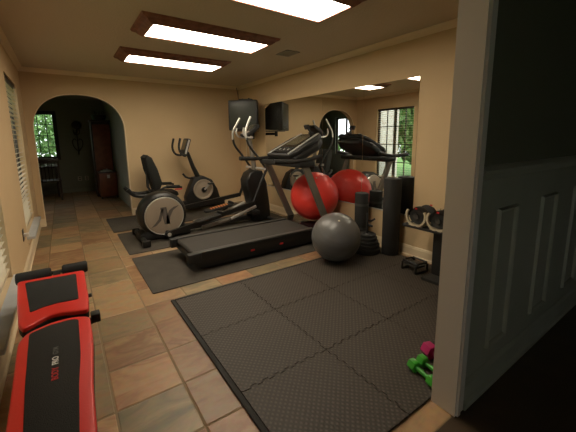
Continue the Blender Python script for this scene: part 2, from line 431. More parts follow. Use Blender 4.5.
# ------------------------------------------------------------------ windows
def window(n, y0, y1, x):
    z0, z1 = WZ0, WZ1; xo = x - .11
    b = MB(); f = .04
    b.box(xo, xo + .05, y0, y0 + f, z0, z1); b.box(xo, xo + .05, y1 - f, y1, z0, z1); b.box(xo, xo + .05, y0, y1, z0, z0 + f); b.box(xo, xo + .05, y0, y1, z1 - f, z1)
    w = struct('window_%d' % n, b, M['mullion'])
    b = MB()
    for k in range(1, 4): yy = y0 + (y1 - y0) * k / 4; b.box(xo + .012, xo + .036, yy - .009, yy + .009, z0 + f, z1 - f)
    for k in range(1, 4): zz = z0 + (z1 - z0) * k / 4; b.box(xo + .012, xo + .036, y0 + f, y1 - f, zz - .009, zz + .009)
    b.build('muntins', M['mullion'], w, False)
    MB().box(xo + .022, xo + .026, y0 + f, y1 - f, z0 + f, z1 - f).build('pane', M['glass'], w, False)
    MB().box(x - .148, x + .075, y0 - .06, y1 + .06, z0 - .032, z0 - .001, .006).build('window_sill', M['stone'], w)
    MB().box(x, x + .012, y0 - .05, y1 + .05, z0 - .09, z0 - .033).build('apron', M['trim'], w, False)
    return w
window(1, *WINS[0], XL); window(2, *WINS[1], XL); window(5, *WINS[2], XL)  # last one is out of view, added for daylight on the panelling
def blind(y0, y1, x, label):
    t = thing('window_blind', label, 'blind', (x - .03, (y0 + y1) / 2, WZ1), 0, None)
    h = (y1 - y0) / 2 - .015
    MB().box(-.03, .022, -h, h, -.05, -.004, .004).build('headrail', M['darkwood'], t)
    b = MB(); z = -.085
    while z > -(WZ1 - WZ0) + .09:
        b.box(-.017, .017, -h, h, -.001, .001, 0, T(0, 0, z) @ Rm(math.radians(-6), 'Y')); z -= .056
    b.build('slats', M['blind'], t, False)
    MB().box(-.024, .024, -h, h, z - .01, z + .012, .003).build('bottom_rail', M['blind'], t)
    for yy in (-h * .7, h * .7): MB().tube([(.022, yy, -.05), (.022, yy, z)], .0015, 5).build('ladder_cord', M['blind'], t)
    return t
blind(*WINS[0], XL, 'cream horizontal slat blind in the farther left-wall window near the arch')
blind(*WINS[1], XL, 'cream horizontal slat blind in the nearer left-wall window above the red bench')
# far-room window
x0, x1, z0, z1 = FW; b = MB(); f = .035; ya = 10.22
b.box(x0, x0 + f, ya, ya + .05, z0, z1); b.box(x1 - f, x1, ya, ya + .05, z0, z1); b.box(x0, x1, ya, ya + .05, z0, z0 + f); b.box(x0, x1, ya, ya + .05, z1 - f, z1)
b.box(x0 - .05, x1 + .05, 10.18, 10.2, z1, z1 + .05); b.box(x1, x1 + .05, 10.18, 10.2, z0 - .05, z1 + .05); b.box(x0 - .05, x0, 10.18, 10.2, z0 - .05, z1 + .05); b.box(x0 - .05, x1 + .05, 10.18, 10.2, z0 - .05, z0)
w = struct('window_3', b, M['mullion'])
b = MB()
for k in range(1, 3): xx = x0 + (x1 - x0) * k / 3; b.box(xx - .009, xx + .009, ya + .01, ya + .035, z0, z1)
for k in range(1, 4): zz = z0 + (z1 - z0) * k / 4; b.box(x0, x1, ya + .01, ya + .035, zz - .009, zz + .009)
b.build('muntins', M['mullion'], w, False)
MB().box(x0 + f, x1 - f, ya + .02, ya + .024, z0 + f, z1 - f).build('pane', M['glass'], w, False)

# ------------------------------------------------------------------ outdoors
struct('ground', MB().box(-16, -.6, -6, 24, -.35, -.2).box(-.6, 10, 10.4, 24, -.35, -.2), M['grass'])
def leafy(name, c, r, n, label, cat, trunk=None, size=.09):
    t = thing(name, label, cat, (c[0], c[1], -.2))
    b = MB(); rnd = random.Random(int(c[0] * 100 + c[1] * 10))
    for _ in range(n):
        d = Vector((rnd.gauss(0, 1), rnd.gauss(0, 1), rnd.gauss(0, 1))).normalized() * rnd.uniform(.55, 1)
        p = Vector((d.x * r[0], d.y * r[1], c[2] + .2 + d.z * r[2]))
        if p.z < .02: continue
        m = T(*p) @ Euler((rnd.uniform(0, 6), rnd.uniform(0, 6), rnd.uniform(0, 6))).to_matrix().to_4x4()
        s = size * rnd.uniform(.6, 1.4)
        v = [b.bm.verts.new(m @ Vector(q)) for q in ((-s, 0, 0), (0, -s * .5, s * .1), (s, 0, 0), (0, s * .5, s * .1))]
        b.bm.faces.new(v)
    b.build('foliage', M['leaf'], t, False)
    h = c[2] + .2
    MB().tube([(0, 0, 0), (.03, .02, h * .5), (0, 0, h)], [.07, .04], 8).build('trunk', M['bark'], t)
leafy('garden_tree', (-5.2, 6.0, 2.2), (1.5, 3.2, 2.3), 9000, 'green leafy tree out on the lawn beyond the left windows', 'tree', size=.15)
leafy('garden_shrub', (-4.9, 11.2, .6), (1.3, 1.5, .9), 1500, 'rounded green shrub on the lawn near the pale brick wall', 'shrub', size=.1)
leafy('leafy_bush', (-1.1, 12.4, 1.3), (1.5, .9, 1.5), 3200, 'dense green bush outside the far-room window', 'bush', size=.075)
leafy('shade_tree', (.6, 14.5, 2.6), (2.0, 1.4, 2.0), 2400, 'taller tree behind the bush outside the far-room window', 'tree', size=.11)

# ------------------------------------------------------------------ mirror
mt = thing('wall_mirror', 'large frameless wall mirror in four panels on the right-hand wall', 'mirror', (XR, 3.62, .48))
for ya, yb in ((2.085, 2.85), (2.853, 3.63), (3.633, 4.46), (4.463, 5.26)):
    MB().box(-.006, -.0005, ya - 3.62, yb - 3.62, 0, 1.51, .0012, seg=1).build('mirror_panel', M['mirror'], mt, False)
MB().box(-.009, -.0003, 2.08 - 3.62, 5.265 - 3.62, -.012, 0).build('bottom_channel', M['silverp'], mt, False)

# ------------------------------------------------------------------ ceiling lights
def clight(y, label):
    t = thing('ceiling_light', label, 'ceiling light', (1.38, y, ZC), 0, None)
    b = MB(); prof = [(.71, .285, 0), (.70, .275, -.02), (.665, .25, -.032), (.655, .24, -.045), (.62, .215, -.068), (.60, .20, -.068), (.60, .20, -.05)]
    rings = []
    for hx, hy, z in prof: rings.append([b.bm.verts.new(q) for q in ((-hx, -hy, z), (hx, -hy, z), (hx, hy, z), (-hx, hy, z))])
    for a, c in zip(rings, rings[1:]):
        for i in range(4): b.bm.faces.new((a[i], a[(i + 1) % 4], c[(i + 1) % 4], c[i]))
    bmesh.ops.recalc_face_normals(b.bm, faces=b.bm.faces[:])
    b.build('frame', M['wood'], t, False)
    MB().box(-.60, .60, -.20, .20, -.062, -.05, .004).build('diffuser', M['diff'], t, False)
clight(2.14, 'wood-framed fluorescent ceiling light nearest the doorway, above the foam mats')
clight(3.39, 'middle wood-framed fluorescent ceiling light, above the treadmill')
clight(4.65, 'farthest wood-framed fluorescent ceiling light, nearest the arched wall')
t = thing('ceiling_vent', 'small louvred air vent in the ceiling beside the middle light', 'vent', (2.5, 3.56, ZC))
b = MB(); b.box(-.10, .10, -.13, -.11, -.008, 0); b.box(-.10, .10, .11, .13, -.008, 0); b.box(-.10, -.08, -.13, .13, -.008, 0); b.box(.08, .10, -.13, .13, -.008, 0); b.build('frame', M['ventm'], t, False)
MB().box(-.08, .08, -.11, .11, -.002, 0).build('duct_opening', M['slot'], t, False)
b = MB()
for k in range(7): b.box(-.008, .008, -.11, .11, -.0008, .0008, 0, T(-.066 + k * .022, 0, -.005) @ Rm(.7, 'Y'))
b.build('louvres', M['ventm'], t, False)

# ------------------------------------------------------------------ mats
S = .61
PX = [.655 + S * i for i in range(5)]; PX[4] = 3.095; PY = [.79 + S * i for i in range(4)]
def wave(u):                                # jigsaw edge displacement along a seam
    k = (u / .0381) % 2
    return .0075 if k < 1 else -.0075
def seam(a0, a1, fixed, rev, side, outer):
    """points along an edge from a0 to a1 at `fixed`; side +-1 pulls inwards by the gap"""
    out = []
    g = .003 * side
    if outer: return [(a0 + .003, fixed + g), (a1 - .003, fixed + g)]
    u = a0 + .02; out.append((a0 + .004, fixed + g)); last = None
    n_ = 15; L_ = (a1 - a0 - .05) / n_
    for k in range(n_):
        s_ = .0075 if k % 2 else -.0075
        ua, ub = a0 + .025 + k * L_, a0 + .025 + (k + 1) * L_
        q = .002
        out += [(ua + q * (1 if s_ * side < 0 else 1), fixed + s_ + g), (ub - q, fixed + s_ + g)]
    out.append((a1 - .004, fixed + g))
    return out
where_y = ['in the row beside the doorway', 'in the middle row', 'in the row beside the treadmill mat']
where_x = ['by the tiled walkway', 'second column from the tiled walkway', 'third column from the tiled walkway', 'along the mirror wall']
for j in range(3):
    for i in range(4):
        xa, xb, ya, yb = PX[i], PX[i + 1], PY[j], PY[j + 1]
        P_ = []
        P_ += [(u, v) for u, v in seam(xa, xb, ya, 0, 1, j == 0)]
        P_ += [(v, u) for u, v in seam(ya, yb, xb, 0, -1, i == 3)]
        P_ += [(u, v) for u, v in seam(xa, xb, yb, 0, -1, j == 2)][::-1]
        P_ += [(v, u) for u, v in seam(ya, yb, xa, 0, 1, i == 0)][::-1]
        mx, my = (xa + xb) / 2, (ya + yb) / 2
        o = MB().prism([(x - mx, y - my) for x, y in P_], 'z', 0, .012).build('foam_floor_tile', M['puzzle'], None, False, (mx, my, 0.001))
        tag(o, 'dark interlocking foam floor tile %s, %s' % (where_y[j], where_x[i]), 'foam tile', 'interlocking foam floor tiles')
        if i == 0:   # finished edge strip
            pass
# straight border strips on the open edges
def strip(x0, x1, y0, y1, label):
    o = MB().box(-(x1 - x0) / 2, (x1 - x0) / 2, -(y1 - y0) / 2, (y1 - y0) / 2, 0, .012, .003, seg=1).build('foam_edge_strip', M['foam'], None, False, ((x0 + x1) / 2, (y0 + y1) / 2, .001))
    tag(o, label, 'edge strip')
strip(.625, .655, .79, 2.62 + .03, 'straight black foam edge strip along the tiled walkway')
strip(.657, 3.095, 2.622, 2.65, 'straight black foam edge strip facing the treadmill mat')
def rmat(x0, x1, y0, y1, label):
    o = MB().prism(rrect(-(x1 - x0) / 2, (x1 - x0) / 2, -(y1 - y0) / 2, (y1 - y0) / 2, .02, 3), 'z', 0, .008, .002, 1).build('rubber_mat', M['rubmat'], None, True, ((x0 + x1) / 2, (y0 + y1) / 2, .001))
    tag(o, label, 'rubber mat', None)
rmat(.53, 3.1, 2.87, 3.93, 'thin dark rubber mat lying under the treadmill')
rmat(.53, 3.05, 4.07, 5.12, 'thin dark rubber mat lying under the elliptical trainer')
rmat(.50, 2.95, 5.24, 6.25, 'thin dark rubber mat along the back wall under the exercise bike')
MZ = .0095

# ------------------------------------------------------------------ treadmill
t = thing('treadmill', 'black folding treadmill with grey uprights standing on a rubber mat', 'treadmill', (.95, 3.405, MZ))
def rx(x): return x - .95
b = MB()
b.prism([(rx(1.05), .045), (rx(2.9), .02), (rx(2.96), .06), (rx(2.9), .15), (rx(1.0), .15), (rx(.98), .1)], 'y', -.27, .305, .008)
b.build('base_frame', M['black'], t)
for s in (-1, 1):
    y = -.30 if s < 0 else .335
    b = MB(); b.prism([(rx(.96), .12), (rx(1.05), .03), (rx(2.5), .03), (rx(2.6), .09), (rx(2.6), .185), (rx(.94), .195)], 'y', y - .03 - (.0), y + .03, .008)
    sr = b.build('side_rail', M['black'], t)
    if s < 0:
        for xx in (1.65, 2.04):
            bb = MB().box(rx(xx) - .025, rx(xx) + .025, y - .034, y - .0302, .095, .115); bb.build('decal', M['sprint'], sr, False)
    MB().box(rx(.99), rx(2.55), y - .035, y + .035, .192, .208, .006).build('foot_rail', M['char'], t)
    MB().box(rx(.92), rx(1.06), y - .045, y + .04, .10, .206, .015).build('end_cap', M['blackm'], t)
b = MB(); pr = []
for k in range(13): a = PI / 2 + PI * k / 12; pr.append((rx(1.02) + .03 * math.cos(a), .165 + .03 * math.sin(a)))
pr = pr + [(rx(2.56), .15), (rx(2.56), .195)]
b.prism(pr, 'y', -.255, .29); b.build('running_belt', M['belt'], t)
MB().cyl(.027, -.26, .295, (rx(1.02), 0, .165), 'y', 20).build('rear_roller', M['silverp'], t)
for s in (-1, 1): MB().cyl(.035, s * .2 - .04, s * .2 + .04, (rx(1.12), 0, .035), 'y', 18, .005).build('rear_foot', M['blackm'], t)
b = MB(); b.prism([(rx(2.5), .12), (rx(2.5), .18), (rx(2.58), .204), (rx(2.9), .204), (rx(2.97), .17), (rx(2.98), .06), (rx(2.9), .03), (rx(2.6), .03)], 'y', -.335, .46, .012)
b.build('motor_hood', M['gloss'], t)
for s in (-1, 1):
    y = -.375 if s < 0 else .495
    MB().tube([(rx(2.86), y, .04), (rx(2.74), y, .24), (rx(2.36), y, 1.03)], 1, sq=(.035, .085)).build('upright', M['upr'], t)
    MB().box(rx(2.62), rx(2.98), y - .03, y + .03, .0, .075, .01).build('base_foot', M['blackm'], t)
    # handrail sweeping back from the console
    hb = MB().tube([(rx(2.62), y, 1.13), (rx(2.4), y, 1.085), (rx(2.2), y, 1.075), (rx(2.03), y * .98, 1.085), (rx(1.94), y * .97, 1.09)], .026, 10, smooth_path=1)
    hr = hb.build('handrail', M['blackm'], t)
    MB().tube([(rx(2.18), y, 1.0765), (rx(1.93), y * .97, 1.09)], .0285, 12).build('grip', M['foam'], hr)
MB().box(rx(2.26), rx(2.5), -.41, .53, 1.0, 1.07, .02).build('console_base', M['blackm'], t)
cm = T(rx(2.53), .05, 1.265) @ Rm(-math.radians(26), 'Y')
b = MB(); b.prism([(-.31, -.25), (-.31, .25), (-.2, .31), (.16, .29), (.29, .22), (.29, -.22), (.16, -.29), (-.2, -.31)], 'z', -.035, .018, .012, 2, cm)
b.build('console', M['blackm'], t)
b = MB(); b.prism([(-.27, .19), (.26, .15), (.26, -.15), (-.27, -.19)], 'z', .019, .026, .002, 1, cm)
pan = b.build('control_panel', M['gloss'], t)
b = MB(); b.box(-.06, .2, -.12, .12, .0265, .0295, 0, cm); b.build('display', M['lcd'], pan, False)
for i in range(7):
    for j in range(3): MB().box(-.24 + j * .045, -.21 + j * .045, -.15 + i * .046, -.126 + i * .046, .0265, .031, 0, cm).build('button', M['silverp'] if j == 1 and i % 2 else M['char'], pan, False)
for s in (-1, 1):
    b = MB(); b.prism([(-.30, s * .235), (-.28, s * .20), (.28, s * .16), (.29, s * .20)][::s], 'z', .019, .028, .002, 1, cm); b.build('silver_trim', M['silver'], t)
# shield behind the console and holder on top
b = MB(); b.prism([(-.28, -.30), (-.3, .30), (.1, .33), (.27, .22), (.27, -.22), (.1, -.33)], 'z', -.13, -.035, .03, 3, cm); b.build('console_back', M['blackm'], t)
b = MB(); b.box(.30, .33, -.05, .05, .0, .03, .005, cm); b.tube([cm @ Vector((.31, 0, .02)), cm @ Vector((.285, 0, .10))], .012, 8); b.box(.265, .30, -.045, .045, .09, .15, .005, cm)
b.build('fan', M['blackm'], t)

# ------------------------------------------------------------------ exercise balls
def ball(name, c, r, m, label, cat):
    t = thing(name, label, cat, (c[0], c[1], c[2] - r))
    b = MB(); pr = []; n = 64
    for k in range(n + 1):
        a = PI * k / n; rr = r
        h = math.cos(a)
        if abs(h) < .8: rr = r - .0018 * (1 if (k % 4 == 0) else 0)
        pr.append((rr * math.sin(a) if 0 < k < n else 0, -rr * math.cos(a)))
    b.lathe(pr, (0, 0, 0), 'z', 64)
    mt_ = T(0, 0, r) @ Euler((.5, -.35, 0)).to_matrix().to_4x4()
    bmesh.ops.transform(b.bm, matrix=mt_, verts=b.bm.verts[:])
    b.build('ball_skin', m, t)
    b = MB().lathe([(0, r - .004), (.011, r - .004), (.011, r + .001), (.006, r + .003), (0, r + .003)], (0, 0, 0), 'z', 14)
    bmesh.ops.transform(b.bm, matrix=mt_, verts=b.bm.verts[:])
    b.build('valve_plug', M['cream'], t)
ball('exercise_ball', (2.825, 3.405, .215 + MZ + .335 + .001), .335, M['redball'], 'large glossy red exercise ball resting on the treadmill front beside the mirror', 'exercise ball')
ball('exercise_ball', (2.37, 2.485, .014 + .268), .268, M['greyball'], 'dark grey exercise ball sitting on the foam floor in front of the treadmill', 'exercise ball')

# ------------------------------------------------------------------ elliptical trainer
t = thing('elliptical_trainer', 'black elliptical trainer with a champagne drive disc bearing a dark N', 'elliptical trainer', (1.02, 4.6, MZ))
ex = lambda x: x - 1.02
ey = lambda y: y - 4.6
b = MB(); b.lathe([(0, -.15), (.275, -.15), (.30, -.13), (.315, -.09), (.315, .09), (.30, .13), (.275, .15), (0, .15)], (ex(1.05), 0, .325), 'y', 48)
b.build('wheel_housing', M['black'], t)
for s in (-1, 1):
    b = MB(); b.lathe([(.25, s * .152), (.253, s * .158), (.245, s * .168), (.23, s * .172)] + [(.23 * k / 5, s * (.172 + .006 * (1 - (k / 5) ** 2))) for k in range(4, -1, -1)], (ex(1.05), 0, .325), 'y', 48)
    dc = b.build('drive_disc', M['disc'], t)
    MB().lathe([(.241, s * .16), (.251, s * .17), (.254, s * .175), (.257, s * .17), (.260, s * .158)], (ex(1.05), 0, .325), 'y', 48).build('rim', M['silverp'], dc)
    if s < 0:
        # slanted swash N : upright strokes, a diagonal and two long tapering tails
        b = MB(); y0 = -.1785; y1 = -.1815
        def q(P): b.prism([(ex(1.05) + x, .325 + z) for x, z in P], 'y', y0, y1)
        q([(-.185, -.135), (-.12, -.115), (-.055, -.055), (-.010, .10), (-.045, .10), (-.085, -.03), (-.13, -.085)])
        q([(-.055, .125), (.022, .125), (.062, -.11), (-.012, -.11)])
        q([(.01, -.11), (.055, -.105), (.07, -.01), (.11, .07), (.195, .13), (.12, .115), (.06, .075), (.025, .01)])
        b.build('emblem', M['ndark'], dc, False)
b = MB().box(ex(.9), ex(2.72), -.05, .05, .045, .115, .012); b.build('base_rail', M['blackm'], t)
for xx, nm in ((.76, 'rear_stabilizer'), (2.72, 'front_stabilizer')):
    o = MB().tube([(ex(xx), -.36, .045), (ex(xx), .36, .045)], .033, 14).build(nm, M['blackm'], t)
    for s in (-1, 1): MB().box(ex(xx) - .05, ex(xx) + .05, s * .365 - .035, s * .365 + .035, 0, .085, .015).build('end_cap', M['black'], o)
MB().prism([(ex(.72), .02), (ex(.74), .1), (ex(.9), .16), (ex(1.3), .16), (ex(1.4), .11), (ex(1.4), .02)], 'y', -.14, .14, .01).build('rear_shroud', M['blackm'], t)
b = MB(); b.prism([(ex(x), z) for x, z in ((2.44, .03), (2.42, .3), (2.39, .46), (2.35, .56), (2.34, .70), (2.40, .81), (2.49, .855), (2.62, .84), (2.70, .62), (2.75, .25), (2.76, .03))], 'y', -.13, .13, .02, 3)
b.build('front_shroud', M['black'], t)
MB().tube([(ex(2.55), 0, .8), (ex(2.50), 0, 1.15), (ex(2.46), 0, 1.40)], [.04, .03], 14).build('mast', M['upr'], t)
cm = T(ex(2.47), 0, 1.48) @ Rm(-math.radians(38), 'Y')
co = MB().prism([(-.13, -.12), (-.13, .12), (.02, .15), (.15, .10), (.15, -.10), (.02, -.15)], 'z', -.04, .02, .012, 2, cm).build('console', M['blackm'], t)
MB().box(-.03, .11, -.07, .07, .0205, .024, 0, cm).build('display', M['lcd'], co, False)
MB().box(-.115, -.045, -.1, .1, .0205, .026, .002, cm).build('key_pad', M['silver'], co, False)
MB().tube([(ex(2.46), -.10, 1.37), (ex(2.36), -.12, 1.37), (ex(2.29), -.12, 1.42), (ex(2.31), -.12, 1.52)], .014, 10, smooth_path=2).tube([(ex(2.46), .10, 1.37), (ex(2.36), .12, 1.37), (ex(2.29), .12, 1.42), (ex(2.31), .12, 1.52)], .014, 10, smooth_path=2).tube([(ex(2.46), -.11, 1.37), (ex(2.46), .11, 1.37)], .016, 10).build('fixed_handlebar', M['silver'], t)
MB().cyl(.02, -.30, .30, (ex(2.56), 0, .88), 'y', 16).build('pivot_axle', M['silver'], t)
for s in (-1, 1):
    y = s * .27
    ph = s
    # crank, pedal arm, pedal
    hx, hz = (1.07, .085) if s < 0 else (1.22, .27)
    MB().tube([(ex(1.03), s * .19, .335), (ex(hx), s * .19, hz)], 1, sq=(.02, .05)).build('crank_arm', M['black'], t) if s > 0 else MB().tube([(ex(1.06), -.165, .12), (ex(hx), -.175, hz - .01)], 1, sq=(.03, .04)).build('crank_arm', M['black'], t)
    fx, fz = (2.36, .36) if s < 0 else (2.40, .42)
    arm = MB().tube([(ex(hx) - .03, y * .86, hz), (ex(1.5), y, hz + (fz - hz) * .36), (ex(fx), y, fz)], 1, sq=(.045, .06)).build('pedal_arm', M['black'], t)
    MB().cyl(.045, y * .86 - .035, y * .86 + .035, (ex(hx), 0, hz), 'y', 20, .005).build('roller', M['blackm'], arm)
    MB().cyl(.026, y * .86 - .045, y * .86 - .034, (ex(hx), 0, hz), 'y', 18, .003).build('hub_cap', M['silverp'], arm)
    px_ = 1.80 if s > 0 else 1.95; pz = hz + (fz - hz) * (px_ - hx) / (fx - hx) + .045
    pm = T(ex(px_), y, pz) @ Rm(-math.atan2(fz - hz, fx - hx) * .6, 'Y')
    if s > 0: pm = T(ex(1.95), ey(4.74), .275) @ Rm(-.14, 'Y') @ Matrix.Diagonal((1.2, 1.2, 1, 1))
    else: pm = T(ex(1.62), y, .235) @ Rm(-.16, 'Y')
    pd = MB().prism(rrect(-.20, .20, -.075, .075, .06, 5), 'z', -.02, .012, .008, 2, pm).build('pedal', M['blackm'], t)
    b = MB()
    for k in range(7): b.prism([(-.12 + k * .037, -.045), (-.10 + k * .037, -.045), (-.085 + k * .037, .045), (-.105 + k * .037, .045)], 'z', .0125, .017, 0, 2, pm)
    b.build('tread_ribs', M['orange'] if s > 0 else M['char'], pd, False)
    MB().box(.17, .20, -.07, .07, .0, .045, .01, pm).build('toe_stop', M['blackm'], pd)
    # swing link and moving handlebar
    hb = MB().tube([(ex(fx) - .01, y, fz - .02), (ex(2.48), s * .265, .62), (ex(2.62), s * .26, .88)], .022, 12, smooth_path=1).build('swing_link', M['black'], t)
    hb = MB().tube([(ex(2.62), s * .26, .86), (ex(2.48), s * .26, 1.06), (ex(2.32), s * .25, 1.24), (ex(2.29), s * .24, 1.36)], .018, 12, smooth_path=2).build('moving_handlebar', M['black'], t)
    MB().tube([(ex(2.29), s * .24, 1.34), (ex(2.28), s * .22, 1.46), (ex(2.33), s * .20, 1.56), (ex(2.40), s * .18, 1.68)], .017, 12, smooth_path=2).build('hand_grip', M['silver'], hb)
for s in (-1, 1):
    MB().tube([(ex(2.0), s * .2, .15), (ex(2.44), s * .2, .285)], .024, 14).build('ramp_tube', M['silver'], t)
    MB().tube([(ex(1.55), s * .2, .085), (ex(1.98), s * .2, .145)], .03, 12).build('ramp_sleeve', M['upr'], t)
MB().box(ex(2.36), ex(2.5), -.24, .24, .16, .22, .01).build('ramp_bracket', M['blackm'], t)

# ------------------------------------------------------------------ recumbent bike
t = thing('recumbent_bike', 'black recumbent exercise bike with round silver flywheel by the back wall', 'exercise bike', (1.42, 5.83, MZ))
bx = lambda x: x - 1.5
MB().prism([(bx(1.0), .10), (bx(1.0), .17), (bx(1.9), .24), (bx(2.6), .17), (bx(2.6), .10), (bx(2.0), .08)], 'y', -.045, .045, .01).build('base_beam', M['blackm'], t)
for xx in (1.08, 2.5):
    o = MB().tube([(bx(xx), -.27, .05), (bx(xx), .27, .05)], .032, 14).build('stabilizer', M['blackm'], t)
    for s in (-1, 1): MB().box(bx(xx) - .045, bx(xx) + .045, s * .27 - .03, s * .27 + .03, 0, .09, .012).build('end_cap', M['black'], o)
    MB().tube([(bx(xx), 0, .06), (bx(xx), 0, .13)], .03, 10).build('riser', M['black'], o)
MB().prism([(bx(x), z) for x, z in ((1.86, .12), (1.84, .3), (1.93, .52), (2.0, .66), (2.18, .68), (2.34, .6), (2.44, .42), (2.5, .2), (2.5, .12))], 'y', -.10, .10, .02, 2).build('flywheel_shroud', M['black'], t)
for s in (-1, 1):
    d = MB().lathe([(.0, s * .135), (.05, s * .135), (.06, s * .118), (.14, s * .112), (.155, s * .122), (.18, s * .122), (.19, s * .10)], (bx(2.16), 0, .43), 'y', 40).build('flywheel_disc', M['disc'], t)
    MB().lathe([(.0, s * .15), (.045, s * .15), (.05, s * .134), (.0, s * .134)], (bx(2.16), 0, .43), 'y', 20).build('hub', M['black'], d)
    ca = MB().tube([(bx(2.16), s * .15, .43), (bx(2.16 - s * .11), s * .15, .43 - s * .11)], 1, sq=(.015, .03)).build('crank_arm', M['silver'], t)
    MB().box(bx(2.16 - s * .11) - .05, bx(2.16 - s * .11) + .05, min(s * .16, s * .25), max(s * .16, s * .25), .42 - s * .11, .445 - s * .11, .006).build('pedal', M['blackm'], ca)
MB().tube([(bx(2.12), 0, .62), (bx(2.02), 0, .85), (bx(1.93), 0, 1.12)], [.045, .032], 14).build('mast', M['black'], t)
MB().tube([(bx(2.02), -.02, .64), (bx(1.88), -.02, .66), (bx(1.82), -.02, .74)], .018, 10, smooth_path=1).build('tension_lever', M['black'], t)
cm = T(bx(1.90), 0, 1.22) @ Rm(-math.radians(72), 'Y')
co = MB().prism(rrect(-.15, .15, -.13, .13, .03, 4), 'z', -.03, .03, .01, 2, cm).build('console', M['blackm'], t)
MB().box(-.06, .12, -.09, .09, .0305, .033, 0, cm).build('display', M['lcd'], co, False)
for s in (-1, 1): MB().box(-.13, .13, s * .1325 - .0045, s * .1325 + .0045, -.012, .018, .002, cm).build('side_strip', M['silver'], co, False)
for s in (-1, 1):
    y = s * .2
    MB().tube([(bx(1.90), s * .05, 1.08), (bx(1.82), y, 1.06), (bx(1.75), y, 1.11), (bx(1.72), y, 1.22), (bx(1.76), y, 1.37)], .019, 12, smooth_path=2).build('handlebar', M['foam'], t)
# seat assembly
MB().box(bx(1.22), bx(1.62), -.05, .05, .2, .36, .015).build('seat_carriage', M['blackm'], t)
MB().prism([(bx(1.2), .36), (bx(1.62), .36), (bx(1.68), .40), (bx(1.66), .455), (bx(1.5), .465), (bx(1.22), .47)], 'y', -.21, .21, .025, 3).build('seat', M['cushion'], t)
MB().prism([(bx(x), z) for x, z in ((1.30, .50), (1.38, .52), (1.42, .62), (1.36, .86), (1.28, 1.06), (1.22, 1.10), (1.17, 1.06), (1.20, .84), (1.27, .62))], 'y', -.20, .20, .03, 3).build('backrest', M['cushion'], t)
MB().tube([(bx(1.3), 0, .40), (bx(1.22), 0, .55), (bx(1.22), 0, .85)], 1, sq=(.08, .03)).build('back_support', M['blackm'], t)
for s in (-1, 1):
    y = s * .25
    h = MB().tube([(bx(1.3), s * .1, .42), (bx(1.32), y, .45), (bx(1.40), y, .56), (bx(1.62), y, .56), (bx(1.72), y, .53)], .018, 12, smooth_path=2).build('side_handle', M['black'], t)
    MB().tube([(bx(1.46), y, .562), (bx(1.68), y, .548)], .027, 12).build('grip', M['foam'], h)
    MB().box(bx(1.60), bx(1.72), y - .02, y + .02, .495, .515, .003).build('red_band', M['sprint'], h, False)
MB().tube([(bx(1.28), -.16, .44), (bx(1.08), -.16, .425), (bx(.95), -.16, .46), (bx(.88), -.16, .56)], .032, 12, smooth_path=2).tube([(bx(1.28), .16, .44), (bx(1.08), .16, .425), (bx(.95), .16, .46), (bx(.88), .16, .56)], .032, 12, smooth_path=2).tube([(bx(1.25), -.16, .44), (bx(1.25), .16, .44)], .025, 10).build('rear_handle', M['black'], t)

# ------------------------------------------------------------------ TV on its wall arm
TVa = math.radians(42)
wm = thing('tv_wall_bracket', 'black swing-arm shelf bracket on the wall under the television', 'bracket', (XR, 5.75, 1.4535))
MB().box(-.012, -.0005, -.06, .06, -.1, .1, .004).build('wall_plate', M['blackm'], wm)
MB().tube([(-.01, 0, .0), (-.16, -.14, 0), (-.36, -.30, 0)], 1, sq=(.04, .05)).build('swing_arm', M['blackm'], wm)
cm = T(-.33, -.31, 0) @ Rm(-TVa, 'Z')
MB().cyl(.03, -.05, .045, (-.36, -.32, 0), 'z', 16, .004).build('pivot_knob', M['blackm'], wm)
MB().box(-.22, .22, -.16, .16, .045, .058, .004, cm).build('tray', M['blackm'], wm)
t = thing('crt_television', 'bulky black tube television mounted high in the far right corner', 'television', (XR - .30, 5.45, 1.512), -TVa)
MB().box(-.265, .265, -.26, -.16, 0, .53, .02).build('front_bezel', M['tv'], t)
b = MB(); v1 = [(-.25, -.165), (.25, -.165)]
rings = [[(-.255, -.17, .01), (.255, -.17, .01), (.255, -.17, .52), (-.255, -.17, .52)], [(-.24, -.02, .012), (.24, -.02, .012), (.24, -.02, .5), (-.24, -.02, .5)], [(-.15, .18, .03), (.15, .18, .03), (.15, .18, .36), (-.15, .18, .36)], [(-.13, .2, .05), (.13, .2, .05), (.13, .2, .33), (-.13, .2, .33)]]
R_ = [[b.bm.verts.new(p) for p in r] for r in rings]
for a, c in zip(R_, R_[1:]):
    for i in range(4): b.bm.faces.new((a[i], a[(i + 1) % 4], c[(i + 1) % 4], c[i]))
b.bm.faces.new(R_[0]); b.bm.faces.new(R_[-1][::-1]); bmesh.ops.recalc_face_normals(b.bm, faces=b.bm.faces[:])
b.build('rear_shell', M['tv'], t)
b = MB(); nx, nz = 12, 10; g = []
for i in range(nx + 1):
    col_ = []
    for j in range(nz + 1):
        u, v = i / nx * 2 - 1, j / nz * 2 - 1
        col_.append(b.bm.verts.new((u * .225, -.262 - .014 * (1 - u * u) * (1 - v * v) ** .5 if abs(v) < 1 else -.262, .285 + v * .2)))
    g.append(col_)
for i in range(nx):
    for j in range(nz): b.bm.faces.new((g[i][j], g[i + 1][j], g[i + 1][j + 1], g[i][j + 1]))
bmesh.ops.recalc_face_normals(b.bm, faces=b.bm.faces[:])
b.build('screen', M['scr'], t)
b = MB()
for k in range(6): b.box(-.16 + k * .03, -.145 + k * .03, -.264, -.259, .03, .042)
b.box(.1, .2, -.264, -.259, .025, .05); b.build('control_buttons', M['char'], t, False)
